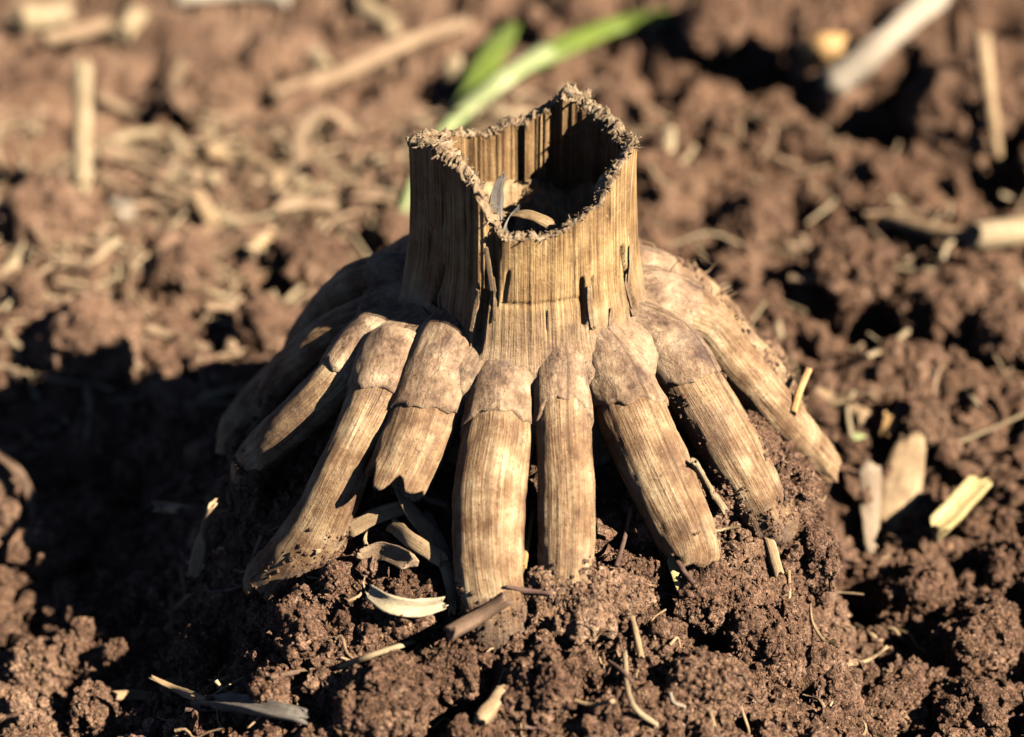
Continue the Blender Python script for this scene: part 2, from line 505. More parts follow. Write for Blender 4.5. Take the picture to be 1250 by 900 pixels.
# ------------------------------------------------------------------ ground: one sheet out to the horizon
def axis(lo, hi, step, mids, far):
    a = list(np.arange(lo, hi, step))
    for (end, st) in mids[1]:
        a += list(np.arange(a[-1] + st, end, st))
    st = a[-1] - a[-2]
    while a[-1] < far:
        st *= 1.16; a.append(a[-1] + st)
    b = []
    p = lo
    for (end, s2) in mids[0]:
        q = list(np.arange(p - s2, end, -s2)); b += q; p = q[-1]
    st = (b[-2] - b[-1]) if len(b) > 1 else step
    while p > -far:
        st *= 1.16; p -= st; b.append(p)
    return np.array(b[::-1] + a)

gx = axis(-6.6, 7.0, .027, ([(-11, .08)], [(11, .08)]), 12000)
gy = axis(-6.2, 1.4, .027, ([(-9, .08)], [(6, .05), (16, .075)]), 12000)
GX, GY = np.meshgrid(gx, gy)
fx, fy = GX.ravel(), GY.ravel()
fz = ground_z(fx, fy)
side = .05 * (1 - sstep(20, 40, np.hypot(fx, fy)))
V = np.stack([fx + side * fbm(fx * 5, fy * 5, fz * 5, 91, 2), fy + side * fbm(fx * 5, fy * 5, fz * 5, 95, 2), fz], 1)
gnd = link_mesh('ground', V, grid_faces(len(gy), len(gx), False), SOIL)
tag(gnd, kind='structure')

# ------------------------------------------------------------------ the corn stub
TOP = 3.0
stub = empty('corn_stub', (0, 0, 0), 'cut hollow corn stalk stub standing on a skirt of splayed tan brace roots', 'corn stub')

# --- stalk: hollow tube, torn rim
RIM = [(-180, 4.56), (-160, 4.42), (-140, 4.46), (-120, 4.58), (-100, 4.76), (-80, 4.92), (-60, 4.98), (-40, 4.90), (-27, 4.74), (-21, 4.56), (-15, 4.30), (-9, 4.20),
       (0, 4.22), (12, 4.24), (22, 4.32), (32, 4.46), (42, 4.60), (52, 4.84), (62, 4.96), (76, 4.98), (90, 4.86), (105, 4.74), (120, 4.74), (138, 4.80), (150, 4.95), (158, 4.97), (166, 4.76), (180, 4.56)]
rim_a = np.array([q[0] for q in RIM]); rim_h = np.array([q[1] for q in RIM])

def rim_z(thd):
    z = np.interp((thd + 180) % 360 - 180, rim_a, rim_h)
    z = z + .05 * fbm(thd * .13, 0 * thd, seed=101, oct=4) + .016 * vnoise(thd * .8, 0 * thd + 3, seed=103)
    return z

def stalk_r(thd, z):
    base = 1.47 + .10 * sstep(3.6, 2.8, z) + .20 * sstep(2.9, 2.4, z) - .03 * sstep(3.4, 4.3, z) + .02 * sstep(4.6, 5.3, z)
    lob = .025 * np.cos(np.radians(thd * 2 + 40)) + .018 * np.cos(np.radians(thd * 3 - 60))
    rib = .007 * vnoise(thd * .36, z * .25, seed=111) + .006 * vnoise(thd * 1.1, z * .35, seed=113) + .014 * vnoise(thd * .07, z * .8, seed=115)
    # the left front of the stalk is flattened: a straight chord between two edges
    a0, a1 = -21.0, -82.0
    mid, half = (a0 + a1) / 2, abs(a0 - a1) / 2
    chord = np.cos(np.radians(half)) / np.cos(np.radians(np.clip(thd - mid, -half, half)))
    r = (base + lob) * np.where(np.abs(thd - mid) < half, chord, 1.0) + rib
    def slit(th0, wdt, z0, z1, dep, lean=0.0):
        c = th0 + lean * (z - (z0 + z1) / 2)
        return -dep * np.exp(-((thd - c) / wdt) ** 4) * sstep(z0 - .06, z0 + .08, z) * (1 - sstep(z1 - .08, z1 + .06, z))
    r = r + slit(28, 1.3, 2.98, 3.6, .2) + slit(34, .7, 3.2, 3.6, .06) + slit(62, 1.7, 2.7, 3.75, .18, -8) + slit(-21, 2.4, 2.7, 3.45, .18, 3)
    r = r + slit(-56, 2.0, 2.9, 3.5, .14, 6) + slit(-17, 3.0, 3.5, 4.4, .09) + slit(-29, 1.2, 3.4, 4.8, .04) + slit(-9, 1.1, 3.4, 3.8, .05, 5)
    gq = np.random.default_rng(3)
    for q in range(24):                      # fine drying cracks
        z0, a0_, ln, wq = gq.uniform(2.7, 4.3), gq.uniform(-85, 100), gq.uniform(.12, .6), gq.uniform(.35, .9)
        r = r + slit(a0_, wq, z0, z0 + ln, gq.uniform(.015, .05), gq.uniform(-2, 2))
    # a strip of rind has peeled off beside the notch, a shallow step
    r = r - .045 * sstep(-24, -22, thd) * (1 - sstep(-13.5, -12, thd)) * sstep(3.28, 3.36, z)
    r = r - .03 * sstep(-12, -11, thd) * (1 - sstep(26, 27, thd)) * (sstep(3.30, 3.34, z) - sstep(3.37, 3.41, z))
    return r

NU, NV = 700, 70
thd = np.linspace(-180, 180, NU, endpoint=False)
rz = rim_z(thd)
rows, uvs = [], []
t = np.linspace(0, 1, NV)
TH, TT = np.meshgrid(thd, t)
Z = 2.2 + (rz[None, :] - 2.2) * TT
R = stalk_r(TH, Z)
rad = np.radians(TH)
OUT = np.stack([R * np.sin(rad), -R * np.cos(rad), Z], -1).reshape(-1, 3)
UVo = np.stack([rad * 1.5, Z], -1).reshape(-1, 2)
stalk = link_mesh('stalk', OUT, grid_faces(NV, NU), M['stalk'], stub, uv=UVo)
# torn rim: cross profile from the outer skin to the inner wall, lumpy and fibrous
NR = 18
rr = np.linspace(0, 1, NR)
TH, TT = np.meshgrid(thd, rr)
thick = .20 + .05 * vnoise(thd * .06, 0 * thd, seed=121) + .03 * vnoise(thd * .3, 0 * thd, seed=122)
Ro = stalk_r(thd, rz)
Rr = Ro[None, :] - thick[None, :] * TT + .004
arch = np.sin(TT * math.pi) ** .6
tilt = (-.02 + .12 * np.cos(np.radians(thd + 62)) - .05 * np.cos(np.radians(thd)))[None, :]      # the broken edge slants, inner side higher in front
P0 = np.stack([Rr * np.sin(np.radians(TH)), -Rr * np.cos(np.radians(TH)), rz[None, :] + .03 * arch + tilt * TT], -1).reshape(-1, 3)
lump = caps3(P0 + .03 * np.stack([vnoise(P0[:, 0] * 9, P0[:, 1] * 9, P0[:, 2] * 9, q) for q in (1, 2, 3)], 1), .075, 131) - .35
lump2 = caps3(P0, .036, 135) - .3
amp = .6 + .6 * vnoise(np.radians(TH).ravel() * 2.5, 0 * TH.ravel(), seed=137)
P0[:, 2] += arch.ravel() * amp * (.06 * lump + .04 * lump2 + .04 * vnoise(P0[:, 0] * 12, P0[:, 1] * 12, P0[:, 2] * 5, 7))
outw = np.stack([np.sin(np.radians(TH)), -np.cos(np.radians(TH))], -1).reshape(-1, 2)
P0[:, :2] += outw * ((.5 - TT.ravel()) * .07 * lump * 2 * arch.ravel())[:, None]
link_mesh('torn_rim', P0, grid_faces(NR, NU), M['rim'], stub, uv=np.stack([np.radians(TH) * 1.5, TT * .2], -1).reshape(-1, 2))
# inner wall, ribbed
NI = 40
t = np.linspace(0, 1, NI)
TH, TT = np.meshgrid(thd, t)
zb = 3.25
Z = (rz + .0 + tilt[0])[None, :] + (zb - rz[None, :]) * TT
Ri = Ro[None, :] - thick[None, :] - .02 * TT
Ri = Ri + .030 * vnoise(TH * .28, Z * .3, seed=141) + .018 * vnoise(TH * .7, Z * .5, seed=143)
INN = np.stack([Ri * np.sin(np.radians(TH)), -Ri * np.cos(np.radians(TH)), Z], -1).reshape(-1, 3)
link_mesh('inner_wall', INN, grid_faces(NI, NU)[:, ::-1], M['inner'], stub, uv=np.stack([np.radians(TH) * 1.3, Z], -1).reshape(-1, 2))
# torn pith floor inside
n = 60
u = np.linspace(-1.35, 1.35, n)
PX, PY = np.meshgrid(u, u)
pz = 3.55 + .14 * caps2(PX, PY, .3, 151) + .08 * caps2(PX, PY, .12, 155) + .1 * vnoise(PX * 2, PY * 2, seed=157)
lim = stalk_r(np.degrees(np.arctan2(PX, -PY)), np.full_like(PX, 3.6)) - .12
sc_ = np.minimum(1, lim / (np.hypot(PX, PY) + 1e-6))
link_mesh('pith', np.stack([PX * sc_, PY * sc_, pz], -1).reshape(-1, 3), grid_faces(n, n, False), M['pith'], stub, uv=np.stack([PX, PY], -1).reshape(-1, 2))

# --- crown: the swollen node the roots spring from
NU2, NV2 = 420, 60
thc = np.linspace(-180, 180, NU2, endpoint=False)
t = np.linspace(0, 1, NV2)
prof_r = np.interp(t, [0, .1, .2, .35, .5, .65, .8, 1], [1.40, 1.58, 1.70, 1.88, 2.02, 2.06, 2.0, 1.9])
prof_z = np.interp(t, [0, .1, .2, .35, .5, .65, .8, 1], [2.80, 2.74, 2.70, 2.62, 2.42, 2.1, 1.65, 1.1])
TH, TT = np.meshgrid(thc, t)
CROWN_LOBES = [-166, -140, -114, -92, -74, -59, -42, -25, -7, 13, 32, 52, 76, 100, 122, 148, 176]
lobe = np.zeros_like(TH)
for a_ in CROWN_LOBES:
    dd = (TH - a_ + 180) % 360 - 180
    lobe = np.maximum(lobe, np.exp(-(dd / 9.5) ** 4))
groove = TT ** .8 * (lobe - 1)
Rc = prof_r[:, None] + .28 * groove + .03 * vnoise(TH * .06, TT * 6, seed=161) + .014 * vnoise(TH * .3, TT * 12, seed=163) + .02 * fbm(TH * .12, TT * 9, seed=165)
Zc = np.repeat(prof_z[:, None], NU2, 1) + .06 * groove - .02 * np.sin(np.clip(TT / .6, 0, 1) * math.pi) - .07 * (1 - sstep(18, 42, np.abs(TH - 10))) * (1 - sstep(.5, .8, TT))
CR = np.stack([Rc * np.sin(np.radians(TH)), -Rc * np.cos(np.radians(TH)), Zc], -1).reshape(-1, 3)
link_mesh('crown', CR, grid_faces(NV2, NU2), M['sheath'], stub, uv=np.stack([np.radians(TH) * 1.8, -Zc], -1).reshape(-1, 2), dirt=np.zeros(len(CR)) + .15)

# --- brace roots
def make_root(pts, rads, sheath_len=1.0, arch=0.0, tilt=0.0, sheath_grow=.034, seed=0, hollow=False, label=None, nu=64, dirt0=.92, top_grow=.03):
    pts = np.array(pts, float)
    gw = np.random.default_rng(seed)
    pts[2:-1] += gw.normal(size=(len(pts) - 3, 3)) * .022        # no root is quite straight
    P, s = smooth_path(pts, 90)
    L = s[-1]
    R = np.interp(s / L, np.linspace(0, 1, len(rads)), rads)
    mid = P * np.array([1, 1, 0]); mid /= np.linalg.norm(mid, axis=1)[:, None]
    ref = mid * .75 + np.array([0, 0, .7])
    def shp(A, SS):
        ca, sa = np.cos(A), np.sin(A)
        x = SS * .9
        r = .024 * fbm(ca * 1.1 + seed, sa * 1.1, x * .8, seed + 1, 3)
        r = r - .014 * sstep(.2, .55, fbm(ca * 2.2, sa * 2.2 + seed, x * 2.2, seed + 2, 4)) + .012 * fbm(ca * 6, sa * 6, x * 5, seed + 3, 3)
        k = A / (2 * math.pi)
        r = r + .006 * vnoise(k * 34, x * .25 + 9, seed=seed + 4) + .004 * vnoise(k * 70, x * .5, seed=seed + 5)
        r = r + .016 * vnoise(ca * 3, sa * 3, x * 5, seed + 6) * sstep(.55, 1, SS / L)
        return r
    V, uv, A, SS = tube(P, R, nu, ref, shp, .94)
    V = V.reshape(len(P), nu, 3)
    # ragged broken end
    T, N, B = frames(P, ref)
    rag = .16 * vnoise(np.cos(A[-1]) * 1.8, np.sin(A[-1]) * 1.8, seed=seed + 8) + .07 * vnoise(A[-1] * 5, A[-1] * 0, seed=seed + 9)
    for k in range(8):
        V[-1 - k] += T[-1] * (rag * (1 - k / 8))[:, None]
    rings = [V]
    uvr = [uv.reshape(len(P), nu, 2)]
    cen = P[-1]
    for q, dep in ((.86, .01), (.78, .06), (.70, .22), (.55, .42), (.02, .48)) if hollow else ((.9, -.01), (.7, .0), (.4, .03), (.02, .04)):
        ring = cen + (V[-1] - cen) * q - T[-1] * dep
        rings.append(ring[None]); uvr.append(uvr[0][-1:] + q * .1)
    VV = np.concatenate(rings).reshape(-1, 3); UU = np.concatenate(uvr).reshape(-1, 2)
    nv = sum(len(r_) for r_ in rings)
    gz = ground_z(VV[:, 0], VV[:, 1])
    dirt = np.clip(1 - (VV[:, 2] - gz) / 1.1, 0, 1) * dirt0
    o = link_mesh('root', VV, grid_faces(nv, nu), M['root'], stub, uv=UU, dirt=dirt)
    if label: o['label'] = label
    # papery sheath round the root's top: a sleeve with a torn lower lip
    if sheath_len > 0:
        a = np.linspace(0, 2 * math.pi, nu, endpoint=False)
        aa = (a + math.pi) % (2 * math.pi) - math.pi
        edge = sheath_len + arch * (np.cos(aa)) + tilt * np.sin(aa) + .07 * vnoise(np.cos(a) * 2.5 + seed, np.sin(a) * 2.5, seed=seed + 21) + .014 * vnoise(a * 6.5, a * 0 + seed, seed=seed + 23)
        edge = np.clip(edge, .12, L * .85)
        ns = 34
        tt = np.linspace(0, 1, ns)
        SS2 = tt[:, None] * edge[None, :]
        AA = np.repeat(a[None, :], ns, 0)
        Pi = np.stack([np.interp(SS2, s, P[:, k]) for k in range(3)], -1)
        Ni = np.stack([np.interp(SS2, s, N[:, k]) for k in range(3)], -1)
        Bi = np.stack([np.interp(SS2, s, B[:, k]) for k in range(3)], -1)
        r0 = np.interp(SS2, s, R) + shp(AA, SS2)
        g = sheath_grow + top_grow * (1 - tt[:, None]) + .02 * np.sin(tt[:, None] * math.pi) + .018 * fbm(np.cos(AA) * 2, np.sin(AA) * 2, SS2 * 3 + seed, seed + 25, 4)
        g[-1] = sheath_grow * .8
        Rg = r0 + g
        VS = Pi + (np.cos(AA) * Rg * .94)[..., None] * Ni + (np.sin(AA) * Rg)[..., None] * Bi
        inn = Pi[-1:] + (np.cos(AA[-1:]) * (r0[-1:] - .035) * .94)[..., None] * Ni[-1:] + (np.sin(AA[-1:]) * (r0[-1:] - .035))[..., None] * Bi[-1:]
        VS = np.concatenate([VS, inn]).reshape(-1, 3)
        US = np.stack([AA * .5, SS2], -1); US = np.concatenate([US, US[-1:]]).reshape(-1, 2)
        link_mesh('root_sheath', VS, grid_faces(ns + 1, nu), M['sheath'], o, uv=US, dirt=np.zeros(len(VS)) + .22)
    return o, P, R

def px_root(pix, rads, drop=.5, top=.34, core=1.27, **kw):
    r0 = np.interp(np.linspace(0, 1, len(pix)), np.linspace(0, 1, len(rads)), rads)
    pts = [on_cone(x, y, q) for (x, y), q in zip(pix, r0)]
    d0 = np.array(pts[0]); u0 = d0 * np.array([1, 1, 0]); u0 /= np.linalg.norm(u0)
    inner = u0 * core + np.array([0, 0, d0[2] + top])       # the sheath runs up into the foot of the stalk
    rads = [.22] + list(rads)
    e = pts[-1] - pts[-2]; e = e / np.linalg.norm(e)
    if drop:
        pts.append(pts[-1] + e * drop * .6 + np.array([0, 0, -drop * .6]))
    return make_root([inner] + pts, rads, **kw)

ROOTS = []
ROOTS.append(px_root([(614, 445), (605, 520), (600, 600), (598, 690), (604, 755)], [.36, .45, .46, .43, .42, .42], sheath_len=1.4, arch=-.16, tilt=.0, seed=201))
ROOTS.append(px_root([(684, 448), (689, 520), (691, 600), (690, 670)], [.29, .34, .345, .34, .34], sheath_len=1.3, arch=-.20, seed=211))
ROOTS.append(px_root([(742, 440), (770, 505), (805, 580), (842, 662)], [.36, .43, .43, .40, .36], drop=.15, sheath_len=1.2, arch=.1, tilt=-.1, seed=221))
ROOTS.append(px_root([(806, 420), (848, 480), (893, 550), (940, 635)], [.42, .42, .41, .38, .34], drop=.15, sheath_len=1.3, arch=.12, seed=231))
ROOTS.append(px_root([(850, 395), (905, 450), (958, 512), (1008, 572)], [.34, .32, .31, .30, .28], drop=0, sheath_len=.95, seed=241, hollow=True, dirt0=.15))
ROOTS.append(px_root([(572, 392), (556, 420), (534, 475), (508, 540), (480, 598)], [.34, .40, .41, .42, .42, .40], drop=0, top=.5, core=1.15, sheath_len=2.2, arch=.05, tilt=.1, seed=251, hollow=True,
                     label='brace root snapped off short above the soil with a torn hollow end'))
ROOTS.append(px_root([(494, 425), (468, 485), (424, 565), (382, 640), (348, 712)], [.50, .42, .33, .37, .46, .52], drop=.12, sheath_len=1.5, arch=.05, seed=261, dirt0=.6))
ROOTS.append(px_root([(455, 425), (410, 470), (360, 518), (312, 560)], [.42, .32, .29, .28, .26], drop=.3, sheath_len=1.45, seed=271))
ROOTS.append(px_root([(420, 402), (374, 432), (328, 470), (290, 514)], [.33, .28, .27, .25, .23], drop=.3, sheath_len=.8, seed=281))

def cone_root(deg, r_end, rads, wob=0, bulge=.0, **kw):
    pts = []
    for k, r in enumerate(np.linspace(1.25, r_end, 6)):
        a = math.radians(deg + wob * math.sin(k * 1.1))
        z = cone_z(r + .22) - .27 + bulge * math.sin(k / 5 * math.pi)
        pts.append((r * math.sin(a), -r * math.cos(a), z))
    return make_root(pts, rads, **kw)

ROOTS.append(cone_root(98, 3.9, [.36, .36, .33, .3, .27], 3, .1, sheath_len=1.0, seed=301))
ROOTS.append(cone_root(122, 4.2, [.36, .36, .34, .3, .28], 2, .1, sheath_len=1.0, seed=311))
ROOTS.append(cone_root(148, 4.2, [.36, .38, .36, .34, .3], -3, .1, sheath_len=1.0, seed=321))
ROOTS.append(cone_root(176, 4.3, [.36, .4, .38, .34, .3], 3, .1, sheath_len=1.0, seed=331))
ROOTS.append(cone_root(-166, 4.2, [.36, .38, .36, .34, .3], 3, .15, sheath_len=1.0, seed=341))
ROOTS.append(cone_root(-140, 4.2, [.32, .32, .31, .29, .26], -3, .22, sheath_len=1.0, seed=351))
ROOTS.append(cone_root(-115, 4.15, [.30, .29, .28, .26, .24], 2, .30, sheath_len=.9, seed=361))
ROOTS.append(cone_root(-94, 3.95, [.28, .24, .23, .22, .2], 2, .12, sheath_len=.8, seed=371))

# ------------------------------------------------------------------ clods
SEED = [1000]
def nxt():
    SEED[0] += 7
    return SEED[0]

CLOD_SKIN = []
SOLIDS = []                        # clods and roots that other things can lie on

def ico(sub):
    import bmesh
    bm = bmesh.new()
    bmesh.ops.create_icosphere(bm, subdivisions=sub, radius=1)
    bm.verts.ensure_lookup_table()
    v = np.array([q.co[:] for q in bm.verts]); f = np.array([[q.index for q in p.verts] for p in bm.faces])
    bm.free()
    return v, f
ICO = {k: ico(k) for k in (1, 2, 3, 5, 6)}

def clod(px, py, rpx, label, squash=(1, 1, .8), seed=None, sub=6, lift=.25, mat=None):
    seed = nxt() if seed is None else seed
    p = at(px, py)
    r = rpx * np.linalg.norm(p - CAM) / FPX
    v, f = ICO[sub]
    q = v * np.asarray(squash)
    a = seed * 1.7
    q = q @ np.array([[math.cos(a), -math.sin(a), 0], [math.sin(a), math.cos(a), 0], [0, 0, 1]])
    W = q * r
    o = seed * 3.1
    n1 = fbm(W[:, 0] * 1.1 / r + o, W[:, 1] * 1.1 / r, W[:, 2] * 1.1 / r, seed, 3)
    W = W * (1 + .65 * n1)[:, None]
    w2 = W + .04 * np.stack([vnoise(W[:, 0] * 5 + o, W[:, 1] * 5, W[:, 2] * 5, seed + q_) for q_ in (1, 2, 3)], 1) + o
    d = .16 * (caps3(w2, .40, seed + 5) - .4) * min(1, r / .35) + .15 * (caps3(w2, .18, seed + 9) - .4) + .085 * (caps3(w2, .085, seed + 13) - .3)
    W = W + v * d[:, None]
    base = p + np.array([0, 0, lift * r])
    ob = link_mesh('soil_clod', W + base, f, mat or CLODM, origin=base - np.array([0, 0, r * .6]))
    SOLIDS.append(BVHTree.FromPolygons((W + base).tolist(), f.tolist()))
    CLOD_SKIN.append((W + base, v, r))
    return tag(ob, label, 'soil clod', 'soil clods on and around the mound')

clod(705, 745, 58, 'large pale crumbly clod banked against the right side of the front root', (1.3, .8, .8), lift=.15, mat=PALE_CLOD)
clod(792, 640, 34, 'crumbly clod in the dark gap between the two right front roots', (1, 1, 1.2), sub=5, mat=PALE_CLOD)
clod(655, 690, 24, 'small clod wedged between the two front roots', sub=5)
clod(770, 715, 34, 'clod below the ragged right front root', sub=5)
clod(310, 625, 30, 'upright clod clinging beside the long left root in shade', (.55, .6, 1.6), sub=5, lift=1.2)
clod(500, 745, 38, 'clod cupped by the curved white husk flake', (1.2, .9, .8), sub=5)
clod(470, 865, 48, 'round granular clod in front of the dark brown twig', sub=6)
clod(365, 770, 40, 'broad clod at the foot of the long left root', (1.3, 1, .7), sub=6)
clod(660, 850, 52, 'tall clod in front below the large pale clod', (1, 1, 1), sub=6)
clod(560, 830, 34, 'clod under the lower end of the dark brown twig', sub=5)
clod(860, 735, 44, 'clod on the front right slope below the yellow straw', sub=6)
clod(930, 800, 50, 'clod on the mound edge above the dark right hand gap', sub=6)
clod(855, 850, 46, 'clod low on the front right slope', sub=6)
clod(760, 875, 36, 'clod beside the thin bent cream straw', sub=5)
clod(955, 600, 30, 'crusted clod packed between the two rightmost front roots', (1, 1, .9), sub=5)
clod(985, 690, 34, 'clod on the right rim of the mound under the thin root tip', (.8, 1, 1.1), sub=5)
clod(245, 810, 34, 'clod behind the thin tan straw in front of the shaded slope', sub=5)
clod(150, 815, 26, 'small clod at the edge of the deep shade on the left', sub=5)
clod(115, 870, 30, 'clod in the sunlit corner in front of the deep shade', sub=5)
clod(40, 815, 26, 'clod at the far left edge of the deep shade', sub=5)
clod(330, 850, 26, 'small clod behind the grey husk strip', sub=5)
clod(1120, 740, 40, 'clod right of the dark gap beside the mound', sub=5)
clod(1195, 790, 46, 'clod on the bare soil in front of the split yellow straw', sub=5)
clod(1080, 860, 40, 'clod in front of the looping root strand', sub=5)
clod(1180, 880, 36, 'clod at the near right of the bare soil', sub=5)
clod(560, 690, 18, 'little clod in the dark gap beside the front root', sub=5)
clod(880, 610, 22, 'small clod stuck between the two right roots', sub=5)
clod(1235, 700, 36, 'clod on bare soil right of the split yellow straw', sub=5)
clod(410, 720, 26, 'small clod right of the foot of the long left root', sub=5)

clod(1010, 85, 62, 'big blurred clod beside the lower end of the bleached straw', sub=5, lift=.5)
clod(880, 45, 46, 'blurred clod beyond the dark hollow behind the stub', sub=5, lift=.4)
clod(1172, 165, 56, 'blurred clod under the slim split straw', sub=5, lift=.5)
clod(1150, 405, 50, 'blurred clod right of the dark hollow beyond the right roots', sub=5, lift=.5)
clod(1045, 352, 42, 'blurred clod between the thin brown straw and the right roots', sub=5, lift=.5)
clod(1235, 420, 48, 'blurred clod at the right edge below the pale straw end', sub=5, lift=.4)
clod(915, 285, 40, 'blurred clod behind the right shoulder of the roots', sub=5, lift=.4)
clod(262, 128, 40, 'blurred clod beside the hooked leaf strip', sub=5, lift=.4)
clod(225, 345, 34, 'blurred clod on the left soil beside a small dark hole', sub=5, lift=.4)
clod(380, 330, 40, 'blurred clod just left of the shaded back roots', sub=5, lift=.4)
clod(480, 300, 30, 'blurred clod behind the stub foot next to the grass stem', sub=5, lift=.4)
clod(60, 290, 50, 'blurred clod at the left edge below the short standing straw', sub=5, lift=.3)
clod(330, 420, 44, 'blurred clod at the back edge of the deep shade', sub=5, lift=.3)
clod(120, 430, 56, 'broad blurred clod in sun behind the deep shade', sub=5, lift=.2)
clod(700, 40, 50, 'blurred clod behind the stub under the grass blade', sub=5, lift=.2)
clod(1120, 530, 36, 'clod beyond the tiny orange leaf scrap', sub=5, lift=.3)
N_CLODS = len(SOLIDS)
for o_, P_, R_ in ROOTS:
    me_ = o_.data
    co = np.empty(len(me_.vertices) * 3, np.float32); me_.vertices.foreach_get('co', co)
    SOLIDS.append(BVHTree.FromPolygons((co.reshape(-1, 3) / S).tolist(), [list(p.vertices) for p in me_.polygons]))

def surface_at(px, py, lift=0.0):
    """like at(), but clods and roots in the way are met first"""
    p = at(px, py)
    d = ray(px, py)
    best = np.linalg.norm(p - CAM)
    for b in SOLIDS:
        h = b.ray_cast(Vector(CAM), Vector(d))
        if h[0] is not None and h[3] < best:
            best = h[3]
    return CAM + d * best + np.array([0, 0, lift])

def top_z(x, y, near=None):
    z = ground_z(x, y)
    for i in range(len(z)):
        for b in SOLIDS[:N_CLODS]:
            h = b.ray_cast(Vector((x[i], y[i], 3.0)), Vector((0, 0, -1)))
            if h[0] is not None:
                z[i] = max(z[i], h[0].z)
    return z

# ------------------------------------------------------------------ straws, twigs, husks
def strip(name, pts, width, mat, label, cat, kind='round', group=None, lift=None, seed=0, nu=12, taper=(1, 1), thick=.25, ref=(0, 0, 1), twist=0.0, parent=None, origin=None, settle=True):
    P, s = smooth_path(pts, max(14, int(8 + 3 * len(pts))))
    if settle:
        gz = top_z(P[:, 0], P[:, 1])
        need = gz + width * .25 - P[:, 2]
        P[:, 2] += max(0, np.percentile(need, 80))
    n = len(P); L = s[-1]
    R = width / 2 * np.interp(s / L, np.linspace(0, 1, len(taper)), taper)
    ref = np.tile(np.asarray(ref, float), (n, 1))
    def shp(A, SS):
        return R[:, None] * (.12 * vnoise(np.cos(A) * 1.5, np.sin(A) * 1.5, SS * 1.5 / max(width, .05), seed) + .10 * vnoise(A * 3, SS * .4, seed=seed + 1))
    V, uv, A, SS = tube(P, R, nu, ref, shp, 1.0 if kind == 'round' else thick)
    if kind == 'curl':         # trough shaped: edges lifted
        T, N, B = frames(P, ref)
        V = V.reshape(n, nu, 3); V += (np.sin(A) ** 2 * R[:, None] * .8)[..., None] * N[:, None, :]; V = V.reshape(-1, 3)
    V = V.reshape(n, nu, 3)
    T, N, B = frames(P, ref)
    for e, sg in ((0, -1), (-1, 1)):
        V[e] += T[e] * (sg * width * .35 * vnoise(A[e] * 2.2, A[e] * 0 + seed, seed=seed + 3))[:, None]
    c0 = V[0].mean(0); c1 = V[-1].mean(0)
    VV = np.concatenate([(c0 + (V[0] - c0) * .02 + T[0] * width * .12)[None], (c0 + (V[0] - c0) * .8)[None], V, (c1 + (V[-1] - c1) * .8)[None], (c1 + (V[-1] - c1) * .02 - T[-1] * width * .12)[None]]).reshape(-1, 3)
    U = uv.reshape(n, nu, 2)
    UU = np.concatenate([U[:1], U[:1], U, U[-1:], U[-1:]]).reshape(-1, 2)
    org = P.mean(0) if origin is None else origin
    if settle is True or origin is None:
        org = P[np.argmin(P[:, 2])] if origin is None else origin
    o = link_mesh(name, VV, grid_faces(n + 4, nu), M[mat], parent, origin=org, uv=UU)
    if parent is None:
        tag(o, label, cat, group)
    return o

def px_strip(name, pix, wpx, mat, label, cat, kind='round', lift=0.0, lifts=None, **kw):
    pts = []
    for i, (x, y) in enumerate(pix):
        p = surface_at(x, y, lift if lifts is None else lifts[i])
        pts.append(p)
    ds = [np.linalg.norm(p - CAM) for p in pts]
    run = sum(math.dist(a, b) for a, b in zip(pix[:-1], pix[1:])) / 92.0
    near_ = min(ds)
    pts = [CAM + (p - CAM) * min(1.0, (near_ + .9 * run + .15) / q) for p, q in zip(pts, ds)]   # no piece bridges to soil far behind
    d = np.linalg.norm(np.mean(pts, 0) - CAM)
    return strip(name, pts, wpx * d / FPX, mat, label, cat, kind, **kw)

def lying(name, pix, wpx, mat, label, cat='straw', kind='round', **kw):
    """px line drawn where the piece touches the soil; ends given in photo pixels"""
    return px_strip(name, pix, wpx, mat, label, cat, kind, seed=nxt(), **kw)

# background pieces
lying('straw', [(1012, 118), (1075, 68), (1140, 8)], 34, 'white_straw', 'thick bleached straw lying diagonally over a dark hollow in the soil', lift=.25, taper=(1.1, .85, 1.2))
lying('straw', [(1192, 85), (1200, 150), (1213, 238)], 20, 'tan_straw', 'slim tan straw split lengthwise, pointing down beside the bleached diagonal straw', lift=.25, taper=(1.2, 1, .6))
lying('straw', [(1078, 275), (1130, 290), (1188, 303)], 20, 'tan_straw', 'thin brown straw running into a pale straw end', lift=.15)
lying('straw', [(1182, 308), (1215, 304), (1256, 298)], 32, 'pale_straw', 'short cream straw end at the tip of a thin brown straw', lift=.3)
o = lying('straw', [(101, 238), (104, 190), (107, 128)], 23, 'pale_straw', 'short cream straw standing out of the blurred soil left of the stub', lift=.4, lifts=[.2, .5, .9])
lying('straw', [(330, 128), (420, 100), (500, 62), (570, 38)], 20, 'dusty_straw', 'long tan straw curving across the litter behind the stub', lift=.2)
lying('straw', [(992, 492), (1025, 506), (1056, 522)], 22, 'tan_straw', 'short tan straw lying just beyond the right hand roots', lift=.15)
lying('straw', [(1142, 665), (1170, 636), (1196, 606)], 30, 'yellow_straw', 'split yellow straw piece lying alone on the bare soil right of the mound', lift=.2, kind='curl', thick=.5)
lying('leaf_chip', [(1085, 650), (1098, 612), (1108, 572)], 46, 'tan_straw', 'broad tan leaf chip standing up beside the mound', 'leaf chip', 'flat', lift=.2, lifts=[.05, .3, .55], thick=.22, taper=(.7, 1.1, .8), ref=(-.2, -1, .4))
lying('leaf_chip', [(1062, 676), (1060, 640), (1058, 604)], 26, 'chip_skin', 'narrow greyish chip leaning beside the broad tan leaf chip', 'leaf chip', 'flat', lifts=[.05, .3, .5], thick=.25, taper=(.6, 1, 1), ref=(.1, -1, .4))
